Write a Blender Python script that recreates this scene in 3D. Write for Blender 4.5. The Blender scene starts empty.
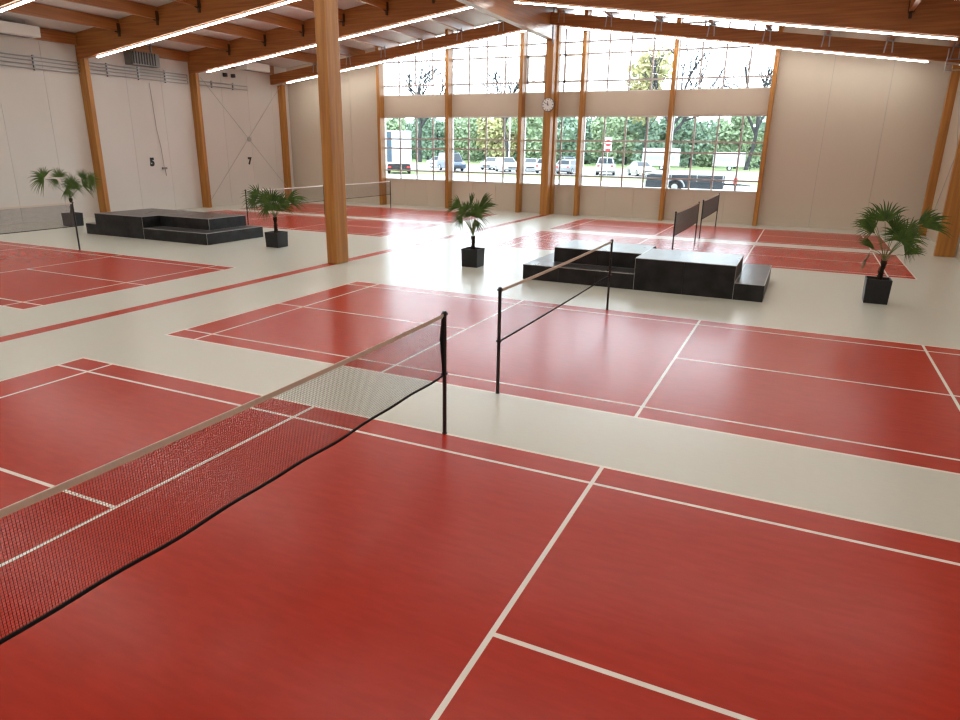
import bpy, bmesh, math, random
from mathutils import Vector, Matrix
random.seed(7)
C = bpy.context.scene.collection
PI = math.pi

# ------------------------------------------------------------------ helpers
class MB:
    """collects geometry; build() links it as ONE mesh object"""
    def __init__(s): s.v = []; s.f = []; s.m = []; s.sm = []
    def add(s, vs, fs, mi=0, smooth=False):
        b = len(s.v); s.v += [tuple(p) for p in vs]
        for f in fs:
            s.f.append([i + b for i in f]); s.m.append(mi); s.sm.append(smooth)
        return s
    def box(s, x0, x1, y0, y1, z0, z1, mi=0):
        vs = [(x0,y0,z0),(x1,y0,z0),(x1,y1,z0),(x0,y1,z0),(x0,y0,z1),(x1,y0,z1),(x1,y1,z1),(x0,y1,z1)]
        return s.hexa(vs, mi)
    def hexa(s, vs, mi=0):
        return s.add(vs, [(0,3,2,1),(4,5,6,7),(0,1,5,4),(1,2,6,5),(2,3,7,6),(3,0,4,7)], mi)
    def slope(s, x0, x1, y0, y1, zlo, zhi, mi=0):
        """box whose bottom/top follow functions of x"""
        vs = [(x0,y0,zlo(x0)),(x1,y0,zlo(x1)),(x1,y1,zlo(x1)),(x0,y1,zlo(x0)),(x0,y0,zhi(x0)),(x1,y0,zhi(x1)),(x1,y1,zhi(x1)),(x0,y1,zhi(x0))]
        return s.hexa(vs, mi)
    def tube(s, pts, r, n=8, mi=0, cap=True, smooth=True):
        pts = [Vector(p) for p in pts]
        rs = r if isinstance(r, (list, tuple)) else [r] * len(pts)
        rings = []; prev = None
        for i, p in enumerate(pts):
            d = (pts[min(i+1, len(pts)-1)] - pts[max(i-1, 0)]).normalized()
            if prev is None:
                a = Vector((0,0,1)) if abs(d.z) < .9 else Vector((1,0,0))
                u = d.cross(a).normalized()
            else:
                u = (prev - d * prev.dot(d)).normalized()
            prev = u; w = d.cross(u)
            rings.append([p + (u*math.cos(2*PI*k/n) + w*math.sin(2*PI*k/n)) * rs[i] for k in range(n)])
        vs = [q for rg in rings for q in rg]; fs = []
        for i in range(len(pts)-1):
            for k in range(n):
                a = i*n+k; b = i*n+(k+1) % n
                fs.append((a, b, b+n, a+n))
        s.add(vs, fs, mi, smooth)
        if cap:
            L = (len(pts)-1)*n
            s.add(rings[0], [tuple(range(n))[::-1]], mi); s.add(rings[-1], [tuple(range(n))], mi)
        return s
    def disc(s, c, u, v, r, n=32, mi=0):
        c = Vector(c); u = Vector(u); v = Vector(v)
        return s.add([c + u*math.cos(2*PI*k/n)*r + v*math.sin(2*PI*k/n)*r for k in range(n)], [tuple(range(n))], mi)
    def quad(s, a, b, c, d, mi=0): return s.add([a,b,c,d], [(0,1,2,3)], mi)
    def prism_y(s, prof, y0, y1, mi=0):
        """polygon in the xz plane pulled along y"""
        n = len(prof)
        vs = [(x,y0,z) for x,z in prof] + [(x,y1,z) for x,z in prof]
        fs = [tuple(range(n)), tuple(range(2*n-1, n-1, -1))]
        fs += [(i, i+n, (i+1) % n + n, (i+1) % n) for i in range(n)]
        return s.add(vs, fs, mi)
    def sphere(s, c, r, nu=10, nv=7, mi=0, sc=(1,1,1)):
        vs = []; fs = []
        for j in range(nv+1):
            t = PI*j/nv
            for i in range(nu):
                p = 2*PI*i/nu
                vs.append((c[0]+r*sc[0]*math.sin(t)*math.cos(p), c[1]+r*sc[1]*math.sin(t)*math.sin(p), c[2]+r*sc[2]*math.cos(t)))
        for j in range(nv):
            for i in range(nu):
                a = j*nu+i; b = j*nu+(i+1) % nu
                fs.append((a, a+nu, b+nu, b))
        return s.add(vs, fs, mi, True)
    def build(s, name, mats, parent=None, loc=None, bevel=0, fix=True):
        me = bpy.data.meshes.new(name); me.from_pydata(s.v, [], s.f)
        if not isinstance(mats, (list, tuple)): mats = [mats]
        for m in mats: me.materials.append(m)
        for p, mi, sm in zip(me.polygons, s.m, s.sm): p.material_index = mi; p.use_smooth = sm
        if fix:
            bm = bmesh.new(); bm.from_mesh(me)
            bmesh.ops.recalc_face_normals(bm, faces=bm.faces); bm.to_mesh(me); bm.free()
        me.update()
        o = bpy.data.objects.new(name, me); C.objects.link(o)
        if parent: o.parent = parent
        if loc: o.location = loc
        if bevel:
            b = o.modifiers.new('bevel', 'BEVEL'); b.width = bevel; b.segments = 2; b.limit_method = 'ANGLE'
        return o

def tag(o, label=None, cat=None, group=None, kind=None):
    if label: o['label'] = label
    if cat: o['category'] = cat
    if group: o['group'] = group
    if kind: o['kind'] = kind
    return o
def thing(name, label, cat, loc=(0,0,0), rz=0, group=None):
    o = bpy.data.objects.new(name, None); C.objects.link(o)
    o.location = loc; o.rotation_euler = (0,0,rz); o.empty_display_size = .2
    return tag(o, label, cat, group)
def copy_tree(o, parent=None):
    c = o.copy(); C.objects.link(c)
    if parent: c.parent = parent
    for ch in list(o.children): copy_tree(ch, c)
    return c

# ------------------------------------------------------------------ materials
def mat(name, col, rough=.6, spec=.5, metal=0, noise=0, nscale=(1,1,1), col2=None, detail=4, bump=0, coat=0, rnoise=0):
    m = bpy.data.materials.new(name); m.use_nodes = True
    nt = m.node_tree; b = nt.nodes['Principled BSDF']
    b.inputs['Base Color'].default_value = (*col, 1); b.inputs['Roughness'].default_value = rough
    b.inputs['Specular IOR Level'].default_value = spec; b.inputs['Metallic'].default_value = metal
    b.inputs['Coat Weight'].default_value = coat
    if noise or col2 or bump or rnoise:
        tc = nt.nodes.new('ShaderNodeTexCoord'); mp = nt.nodes.new('ShaderNodeMapping')
        mp.inputs['Scale'].default_value = nscale
        nz = nt.nodes.new('ShaderNodeTexNoise'); nz.inputs['Detail'].default_value = detail; nz.inputs['Scale'].default_value = 1
        nt.links.new(tc.outputs['Object'], mp.inputs['Vector']); nt.links.new(mp.outputs['Vector'], nz.inputs['Vector'])
        if noise or col2:
            c2 = col2 or tuple(c*(1-noise) for c in col)
            rp = nt.nodes.new('ShaderNodeValToRGB')
            rp.color_ramp.elements[0].position = .35; rp.color_ramp.elements[1].position = .65
            rp.color_ramp.elements[0].color = (*c2, 1); rp.color_ramp.elements[1].color = (*col, 1)
            nt.links.new(nz.outputs['Fac'], rp.inputs['Fac']); nt.links.new(rp.outputs['Color'], b.inputs['Base Color'])
        if bump:
            bp = nt.nodes.new('ShaderNodeBump'); bp.inputs['Strength'].default_value = bump; bp.inputs['Distance'].default_value = .01
            nt.links.new(nz.outputs['Fac'], bp.inputs['Height']); nt.links.new(bp.outputs['Normal'], b.inputs['Normal'])
        if rnoise:
            mr = nt.nodes.new('ShaderNodeMapRange'); mr.inputs['To Min'].default_value = rough-rnoise; mr.inputs['To Max'].default_value = rough+rnoise
            nt.links.new(nz.outputs['Fac'], mr.inputs['Value']); nt.links.new(mr.outputs['Result'], b.inputs['Roughness'])
    return m
def emit(name, col, s):
    m = bpy.data.materials.new(name); m.use_nodes = True; nt = m.node_tree; nt.nodes.clear()
    e = nt.nodes.new('ShaderNodeEmission'); o = nt.nodes.new('ShaderNodeOutputMaterial')
    e.inputs[0].default_value = (*col, 1); e.inputs[1].default_value = s; nt.links.new(e.outputs[0], o.inputs[0]); return m
def glass(name, tint=(.96,.98,.98)):
    m = bpy.data.materials.new(name); m.use_nodes = True; nt = m.node_tree; nt.nodes.clear()
    t = nt.nodes.new('ShaderNodeBsdfTransparent'); t.inputs[0].default_value = (*tint, 1)
    g = nt.nodes.new('ShaderNodeBsdfGlossy'); g.inputs['Roughness'].default_value = .02
    fr = nt.nodes.new('ShaderNodeFresnel'); fr.inputs[0].default_value = 1.3
    mx = nt.nodes.new('ShaderNodeMixShader'); o = nt.nodes.new('ShaderNodeOutputMaterial')
    nt.links.new(fr.outputs[0], mx.inputs[0]); nt.links.new(t.outputs[0], mx.inputs[1]); nt.links.new(g.outputs[0], mx.inputs[2]); nt.links.new(mx.outputs[0], o.inputs[0])
    return m
WC = (.41,.155,.038); WC2 = (.27,.092,.02)
M = dict(
 cream=mat('cream_floor', (.62,.635,.56), .26, .40, noise=.03, nscale=(7,30,1)),
 red=mat('red_floor', (.45,.030,.0135), .25, .22, col2=(.395,.0255,.0115), nscale=(3,13,1), detail=3),
 line=mat('white_line', (.84,.80,.72), .25, .40),
 wall=mat('wall_panel', (.66,.63,.59), .55, .3, noise=.04, nscale=(.5,.5,.3)),
 wallback=mat('wall_joint', (.40,.38,.36), .8, .2),
 endwall=mat('end_wall_panel_bounce_tan', (.60,.525,.425), .5, .35, noise=.04, nscale=(.5,.5,.3)),  # tan of the light bounced off the red floor is put into this colour
 ceil=mat('ceiling_panel', (.68,.65,.62), .6, .3),
 wx=mat('glulam_x', WC, .45, .4, col2=WC2, nscale=(.5,9,14), detail=7),
 wy=mat('glulam_y', WC, .33, .8, col2=WC2, nscale=(9,.5,14), detail=7),
 wz=mat('glulam_z', (.46,.205,.038), .4, .45, col2=(.33,.13,.022), nscale=(9,9,.5), detail=7),
 hanger=mat('brown_hanger', (.07,.035,.015), .6, .3),
 steel=mat('dull_steel', (.42,.42,.42), .35, .5, metal=.7),
 darksteel=mat('dark_steel', (.05,.05,.055), .5, .5, metal=.3),
 white=mat('white_paint', (.78,.77,.74), .45, .4),
 frame=mat('window_frame_bars', (.46,.40,.38), .5, .4),
 jamb=mat('window_jamb_white', (.74,.72,.69), .5, .4),
 glass=glass('window_glass'),
 post=mat('black_post_paint', (.012,.012,.014), .35, .5),
 mesh=mat('net_cord_dark', (.035,.018,.015), 1, 0),
 meshgrey=mat('net_cord_grey', (.17,.165,.16), .8, .2),
 tape=mat('beige_net_tape', (.62,.55,.46), .7, .2),
 tapew=mat('white_net_tape', (.82,.81,.79), .7, .2),
 hem=mat('black_hem', (.008,.008,.009), .8, .2),
 stage=mat('black_stage_board', (.010,.010,.010), .4, .22, col2=(.026,.026,.028), nscale=(2.5,2.5,3), detail=8, rnoise=.08),
 stagetop=mat('grey_stage_top', (.055,.055,.057), .3, .5, col2=(.03,.03,.032), nscale=(4,1.2,1), detail=8, rnoise=.08),
 edge=mat('pale_edge_trim', (.42,.41,.40), .4, .5, metal=.4),
 pot=mat('anthracite_planter', (.012,.013,.015), .5, .4, noise=.3, nscale=(20,20,20)),
 soil=mat('potting_soil', (.025,.016,.010), .95, .1),
 trunk=mat('fibrous_palm_trunk', (.035,.026,.018), .95, .1, noise=.6, nscale=(40,40,12), bump=.6),
 leaf=mat('palm_leaf_green', (.09,.16,.03), .45, .3, col2=(.045,.095,.018), nscale=(6,6,6)),
 petiole=mat('palm_petiole', (.12,.16,.05), .5, .4),
 black=mat('black_enamel', (.01,.01,.01), .4, .4),
 face=mat('clock_face_white', (.80,.79,.77), .4, .4),
 metal=mat('galvanised_metal', (.22,.22,.21), .4, .5, metal=.5, noise=.25, nscale=(3,12,2)),
 led=emit('led_light', (1,.965,.90), 38),
 asphalt=mat('pale_asphalt', (.24,.235,.23), .9, .2, noise=.15, nscale=(.3,.3,1)),
 paving=mat('pale_paving', (.45,.44,.42), .9, .2, noise=.08, nscale=(.5,.5,1)),
 grass=mat('lawn_grass', (.17,.23,.10), .9, .1, col2=(.21,.26,.12), nscale=(.4,.4,1)),
 carwhite=mat('car_paint_white', (.42,.43,.44), .3, .5, coat=.5),
 carblue=mat('car_paint_blue', (.06,.10,.20), .3, .5, coat=.5),
 carnavy=mat('car_paint_navy', (.03,.05,.09), .3, .5, coat=.5),
 carsilver=mat('car_paint_silver', (.28,.29,.31), .3, .5, metal=.4, coat=.5),
 carcream=mat('car_paint_cream', (.45,.43,.33), .3, .5, coat=.5),
 carglass=mat('car_glass_dark', (.015,.02,.028), .15, .3),
 tyre=mat('tyre_rubber', (.02,.02,.02), .8, .2),
 rim=mat('wheel_rim', (.45,.45,.46), .3, .5, metal=.7),
 lampred=mat('red_lamp_lens', (.55,.03,.03), .3, .5),
 lampclear=mat('clear_lamp_lens', (.7,.7,.7), .15, .5),
 signred=mat('sign_red', (.65,.02,.03), .5, .4),
 signwhite=mat('sign_white', (.85,.85,.85), .5, .4),
 bark=mat('tree_bark', (.055,.053,.055), .95, .1, noise=.4, nscale=(4,4,1)),
 tg1=mat('foliage_green', (.20,.27,.16), .8, .1, col2=(.28,.34,.21), nscale=(.6,.6,.6)),
 tg2=mat('foliage_dark_green', (.15,.22,.16), .8, .1, col2=(.21,.28,.20), nscale=(.6,.6,.6)),
 tg3=mat('foliage_yellow', (.40,.34,.17), .8, .1, col2=(.32,.33,.17), nscale=(.6,.6,.6)),
 stripe=mat('dark_blue_stripe', (.04,.065,.09), .4, .4),
 trailer=mat('trailer_grey', (.035,.042,.05), .45, .5, metal=.3),
)

# ------------------------------------------------------------------ setting: hall measures (metres)
XL, XR, YB, YF = -27.2, 8.8, -14.0, 28.0      # left wall, right wall, rear wall, window wall
XM = -9.2                                      # ridge line
SL = .135
def zl(x): return 9.42 - SL*abs(x-XM)          # underside of the main rafters
def zc(x): return zl(x) + 1.1                  # ceiling

# ---- floor with the painted courts: one mesh cut along every line
L, W, S, LSO, SSO, LW = 6.78, 6.10, .44, .716, 2.02, .045
rects = []                                      # (x0,x1,y0,y1,material)  later ones win
def court(cx, y0, y1, x0=None, x1=None):
    x0 = cx-L if x0 is None else x0; x1 = cx+L if x1 is None else x1
    h = LW/2; ym = (y0+y1)/2; s = S*(y1-y0)/W
    R = rects.append
    R((x0,x1,y0,y1,1))
    for y in (y0, y1): R((x0-h,x1+h,y-h,y+h,2))
    for x in (x0, x1): R((x-h,x+h,y0-h,y1+h,2))
    for y in (y0+s, y1-s): R((x0,x1,y-h,y+h,2))
    for x in (x0+LSO, x1-LSO, cx-SSO, cx+SSO): R((x-h,x+h,y0,y1,2))
    R((x0,cx-SSO,ym-h,ym+h,2)); R((cx+SSO,x1,ym-h,ym+h,2))
rects.append((-9.24,-8.88,YB,27.3,1))           # red guide stripe along the middle
court(0, 0, W)                                  # court in the middle right
court(0, -1.64-W, -1.64)                        # nearest court
court(-17.8, 0, W)                             # court in the middle left
court(.15, 14.28, 19.74); court(.15, 20.76, 26.2)
court(-18.15, 14.28, 19.6); court(-18.15, 20.45, 25.95)
xs = sorted({round(v,4) for r in rects for v in r[:2]} | {XL, XR}); ys = sorted({round(v,4) for r in rects for v in r[2:4]} | {YB, YF})
fl = MB()
vid = {}
def fv(i, j):
    if (i,j) not in vid: vid[i,j] = len(fl.v); fl.v.append((xs[i], ys[j], 0))
    return vid[i,j]
for i in range(len(xs)-1):
    for j in range(len(ys)-1):
        x = (xs[i]+xs[i+1])/2; y = (ys[j]+ys[j+1])/2; k = 0
        for r in rects:
            if r[0] < x < r[1] and r[2] < y < r[3]: k = r[4]
        fl.f.append([fv(i,j), fv(i+1,j), fv(i+1,j+1), fv(i,j+1)]); fl.m.append(k); fl.sm.append(False)
tag(fl.build('floor', [M['cream'], M['red'], M['line']], fix=False), 'cream sports floor painted with red badminton courts and white lines', kind='structure')

# ---- ceiling
ce = MB()
for a, b in ((XL-.3, XM), (XM, XR+.3)):
    ce.slope(a, b, YB-.3, YF+.6, zc, lambda x: zc(x)+.2)
tag(ce.build('ceiling', M['ceil']), 'pale pitched ceiling above the timber roof beams', kind='structure')

# ---- walls made of sandwich panels with open joints over a darker back
def wall_x(name, x, out, joints, m, label):
    w = MB(); s = 1 if out > 0 else -1
    top = zc(x)
    w.box(min(x+s*.03, x+s*.2), max(x+s*.03, x+s*.2), YB-.2, YF+.2, 0, top, 1)
    e = [YB] + joints + [YF]
    for a, b in zip(e, e[1:]):
        w.box(min(x, x+s*.03), max(x, x+s*.03), a+.0045, b-.0045, 0, top, 0)
    return tag(w.build(name, [M[m], M['wallback']]), label, kind='structure')
jl = [8.0+2.05*k for k in range(-10, 10) if YB+.5 < 8.0+2.05*k < YF-.5]
wall_x('wall_left', XL, -1, jl, 'wall', 'long pale grey panelled wall on the left')
wall_x('wall_right', XR, 1, jl, 'endwall', 'pale panelled wall at the right edge')
w = MB()
for a, b in ((XL, XM), (XM, XR)): w.slope(a, b, YB-.2, YB, lambda x: 0, zc)
tag(w.build('wall_back', M['endwall']), 'panelled wall behind the camera', kind='structure')
WX0, WX1 = -20.05, 1.63
Z0, Z1, Z2 = 1.55, 5.17, 6.33
w = MB()
w.slope(XL, WX0, YF+.03, YF+.22, lambda x: Z0, zc, 1); w.slope(WX1, XR, YF+.03, YF+.22, lambda x: Z0, zc, 1)
w.box(XL, XR, YF+.03, YF+.22, 0, Z0, 1); w.box(WX0, WX1, YF+.03, YF+.22, Z1, Z2, 1)
e = [XL, -24.8, -22.42, WX0]
for a, b in zip(e, e[1:]): w.slope(a+.008, b-.008, YF, YF+.03, lambda x: 0, zc, 0)
e = [WX1, 4.05, 6.41, XR]
for a, b in zip(e, e[1:]): w.slope(a+.008, b-.008, YF, YF+.03, lambda x: 0, zc, 0)
cols = [-20.15, -15.55, -11.05, -9.35, -7.63, -3.03, 1.53]
for i in range(6):
    a, b = cols[i]+.2, cols[i+1]
    n = 3 if b-a > 3 else 1
    for k in range(n):
        w.box(a-.1+(b-a+.1)*k/n+.006, a-.1+(b-a+.1)*(k+1)/n-.006, YF, YF+.03, 0, Z0, 0)
    w.box(a-.2, b, YF, YF+.03, Z1, Z2, 0)
w.box(WX0-.1, WX1+.1, YF-.02, YF+.24, Z0-.04, Z0, 0)
tag(w.build('wall_far', [M['endwall'], M['wallback']]), 'end wall with the large windows', kind='structure')

# ---- windows
def window(n, x0, x1, upper, vent=None):
    fr = MB(); y0, y1 = YF+.05, YF+.12; h = .04
    n_c = 4 if x1-x0 > 3 else 2
    if upper:
        rows = [6.87, 8.18, 8.76]; top = lambda x: zc(x)-.02; zb = Z2
    else:
        rows = [2.08, 3.37, 3.9]; top = lambda x: Z1; zb = Z0
    jb = .07
    fr.slope(x0, x0+jb, YF, YF+.2, lambda x: zb, top, 1); fr.slope(x1-jb, x1, YF, YF+.2, lambda x: zb, top, 1)
    fr.box(x0+jb, x1-jb, y0, y1, zb, zb+.05, 1)
    fr.slope(x0+jb, x1-jb, y0, y1, lambda x: top(x)-.07, top, 1)
    if n_c == 4: xv = [x0+(x1-x0)*k/4 for k in (1,2,3)]
    else: xv = [x0+(x1-x0)*(.72 if vent == 'l' else .3)]
    for x in xv: fr.slope(x-h, x+h, y0, y1, lambda q: zb+.05, lambda q: top(q)-.07)
    for z in rows:
        fr.box(x0+jb, x1-jb, y0+.005, y1-.005, z-h, z+h)
    if upper and n_c == 4:
        for z in (9.34,):
            if zc(x0) > z+.3 or zc(x1) > z+.3: 
                xa = x0+jb if zc(x0) > z+.1 else XM - (10.52-z-.1)/SL
                xb = x1-jb if zc(x1) > z+.1 else XM + (10.52-z-.1)/SL
                fr.box(max(xa,x0+jb), min(xb,x1-jb), y0+.005, y1-.005, z-h, z+h)
    f = tag(fr.build(f'window_{n}', [M['frame'], M['jamb']]), kind='structure')
    f['label'] = ('upper' if upper else 'lower') + ' window of the end wall, bay %d counted from the left' % ((n-1) % 6 + 1)
    p = MB(); p.slope(x0+jb, x1-jb, YF+.08, YF+.09, lambda x: zb+.03, lambda x: top(x)-.04)
    p.build('pane', M['glass'], f)
    if vent and upper:
        a, b = (x0+.1, xv[0]) if vent == 'l' else (xv[0], x1-.1)
        v = MB()
        for q in ((a,b,6.82,6.93),(a,b,8.09,8.2)): v.box(q[0], q[1], YF-.02, YF+.05, q[2], q[3])
        v.box(a, a+.1, YF-.02, YF+.05, 6.8, 8.2); v.box(b-.1, b, YF-.02, YF+.05, 6.8, 8.2)
        vs = tag(v.build('vent_sash', M['jamb'], f), 'openable white sash')
        k = MB(); k.box((a+b)/2-.07, (a+b)/2+.07, YF-.07, YF-.02, 8.08, 8.16); k.build('catch', M['white'], vs)
n = 1
for up in (False, True):
    for i in range(6):
        window(n, cols[i]+.2 - (.05 if i else .1), cols[i+1]+.05, up, {2:'l', 3:'r'}.get(i)); n += 1

# ------------------------------------------------------------------ timber structure
def column(mb, name, label, m='wz', bevel=.012):
    return tag(mb.build(name, M[m], bevel=bevel), label, 'column', 'timber columns')
ordn = ['leftmost','second from left','third from left','central','third from right','second from right','rightmost']
for i, x in enumerate(cols):
    mb = MB()
    if i == 3:
        mb.box(-9.38, -8.98, 26.95, 27.4, 0, 8.75)
        o = column(mb, 'timber_column', 'broad central timber column of the window wall, carrying the round clock')
        b2 = MB(); b2.slope(-9.12, -8.92, 27.55, 28.0, lambda x: 0, lambda x: zc(x)-.01)
        column(b2, 'timber_column', 'thin timber post half hidden behind the clock column')
    else:
        mb.slope(x, x+.2, 27.5, 27.99, lambda q: 0, lambda q: zc(q)-.005)
        column(mb, 'timber_column', f'{ordn[i]} timber column between the windows of the end wall')
FR = {'F0': 7.3, 'A': 13.75, 'B': 20.1, 'C': 26.4}
FW = .22
sidelab = {('L','A'):'timber column on the left wall beside the left black stage', ('L','B'):'timber column on the left wall between the 5 and the 7',
           ('L','C'):'timber column in the far left corner of the hall', ('R','B'):'thick timber column at the right edge behind the right palm',
           ('R','C'):'timber column in the far right corner of the hall', ('L','F0'):'timber column on the left wall out of frame on the left', ('R','A'):'timber column on the right wall just outside the frame',('R','F0'):'timber column on the right wall nearest the camera'}
for k, y in FR.items():
    for s in 'LR':
        if (s,k) in (('L','F0'),('R','F0'),('R','A')): continue
        x0, x1 = (XL, XL+.5) if s == 'L' else (XR-(.66 if k != 'C' else .32), XR-(.05 if k != 'C' else .002))
        if k == 'C':
            y += FW+.003
            if s == 'L': x1 = XL+.36; y += .4
        mb = MB(); mb.slope(x0+.002, x1, y, y+FW+(.08 if k == 'C' else 0), lambda q: 0, lambda q: zl(q)-.002 if k != 'C' else zl(q)-.002)
        column(mb, 'timber_column', sidelab[s,k])
mb = MB(); mb.box(-9.2, -8.84, 8.0, 8.62, 0, 8.74); column(mb, 'timber_column', 'massive square timber post standing in the middle of the hall', bevel=.03)

rl = {'F0':'rafter nearest the camera', 'A':'second rafter from the camera', 'B':'third rafter from the camera', 'C':'slender last rafter in front of the windows', 'N1':'rafter above the near court', 'N2':'rafter straight above the camera', 'N3':'rafter behind the camera'}
for k, y in list(FR.items()) + [('N1',1.2),('N2',-4.9),('N3',-11.0)]:
    for s in 'LR':
        a, b = (XL+.01, -9.36) if s == 'L' else (-9.0, XR-.01)
        mb = MB(); hgt = 1.09 if k != 'C' else .55
        mb.slope(a, b, y, y+FW, zl, lambda x: zl(x)+hgt)
        o = mb.build('roof_rafter', M['wx'], bevel=.01)
        tag(o, f"{'left' if s=='L' else 'right'} half of the {rl[k]}", 'rafter', 'glulam roof rafters')
        if k == 'C':                                # steel plate joints over the window columns
            pass
mb = MB(); mb.box(-9.35, -9.01, YB+.01, 27.4, 8.76, 10.3)
rb = tag(mb.build('ridge_beam', M['wy'], bevel=.012), 'deep ridge beam running under the roof peak to the clock column', 'beam')
mb = MB(); mb.box(-9.008, -8.985, 26.78, 26.9, 8.55, 10.2); tag(mb.build('steel_plate', M['darksteel'], rb), 'dark steel joint plate')
eb = MB()
for i, (a, b, lab) in enumerate(((7.55,13.73,'eaves beam along the left wall top, left of the first visible column'), (14.0,20.08,'eaves beam along the left wall top above the grey air heater'), (20.34,26.6,'eaves beam along the left wall top above the crossed bracing rods'))):
    mb = MB(); mb.box(XL+.002, XL+.2, a, b, 7.6, zc(XL)-.02)
    tag(mb.build('eaves_beam', M['wy']), lab, 'beam', 'eaves beams')

# ---- joists
lx = [-11.85-2.4*k for k in range(6)]; rx = [-8.4+2.4*k for k in range(8)]
ow = ['first','second','third','fourth','fifth','sixth','seventh','eighth']
for bay, (y0, y1), xsn in (('nearest the camera', (7.53, 13.74), [q-.3 for q in lx[1:]]), ('in the middle', (13.98, 20.09), [q-.3 for q in lx]+rx[6:]), ('next to the windows', (20.33, 27.98), [q+.2 for q in lx]+rx)):
    for x in xsn:
        zt = min(zc(x-.08), zc(x+.08)) - .004
        zb = zl(x)+.62
        mb = MB(); mb.box(x-.075, x+.075, y0, y1, zb, zt)
        side = 'left' if x < XM else 'right'; idx = round((-11.85-x)/2.4) if x < XM else rx.index(x)
        j = tag(mb.build('roof_joist', M['wy']), f'{ow[idx]} timber joist {side} of the ridge, in the roof bay {bay}', 'joist', 'roof joists')
        if bay.startswith('next'):
            h = MB(); yf = 26.4
            for dx in (-.13, .07):                    # two steel straps down the face of the last rafter
                h.hexa([(x+dx-.02+dx*.5,yf-.02,zl(x)+.12),(x+dx+.03+dx*.5,yf-.02,zl(x)+.12),(x+dx+.03+dx*.5,yf-.003,zl(x)+.12),(x+dx-.02+dx*.5,yf-.003,zl(x)+.12),
                        (x+dx-.02,yf-.02,zb+.1),(x+dx+.03,yf-.02,zb+.1),(x+dx+.03,yf-.003,zb+.1),(x+dx-.02,yf-.003,zb+.1)])
            h.box(x-.15, x+.15, yf-.02, yf+.24, zl(x)+.575, zb-.001)
            tag(h.build('steel_bracket', M['steel'], j), 'grey steel bracket')
        else:
            h = MB(); h.box(x-.05, x+.05, y1-.06, y1+.0, zb-.22, zb-.001); h.box(x-.085, x-.077, y1-.16, y1, zb-.05, zb+.3); h.box(x+.077, x+.085, y1-.16, y1, zb-.05, zb+.3)
            tag(h.build('joist_hanger', M['hanger'], j), 'dark hanger under the joist end')

# ---- LED light lines under the rafters
def led_line(y, x0, x1, label, nseg):
    t = thing('led_light_line', label, 'ceiling light', ((x0+x1)/2, y, zl((x0+x1)/2)), 0, 'LED light lines')
    ox, oy, oz = t.location
    def sh(mb): mb.v = [(a-ox, b-oy, c-oz) for a, b, c in mb.v]; return mb
    h = MB(); h.slope(x0, x1, y-.05, y+.05, lambda x: zl(x)-.05, lambda x: zl(x)-.002)
    tag(sh(h).build('housing', M['white'], t), 'white housing')
    st = (x1-x0)/nseg
    for k in range(nseg):
        d = MB(); d.slope(x0+st*k+.015, x0+st*(k+1)-.015, y-.042, y+.042, lambda x: zl(x)-.085, lambda x: zl(x)-.052)
        sh(d).build('diffuser', M['led'], t)
for y, w_ in ((-11.0,'behind the camera'), (-4.9,'above the camera'), (1.2,'over the near court'), (7.3,'under the rafter nearest the camera'), (13.75,'under the second rafter from the camera'), (20.1,'under the third rafter from the camera'), (26.4,'under the last rafter before the windows')):
    led_line(y+.16, -26.0, -9.9, 'long LED light line on the left slope '+w_, 9)
    led_line(y+.16, -8.4, 7.5, 'long LED light line on the right slope '+w_, 9)

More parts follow.
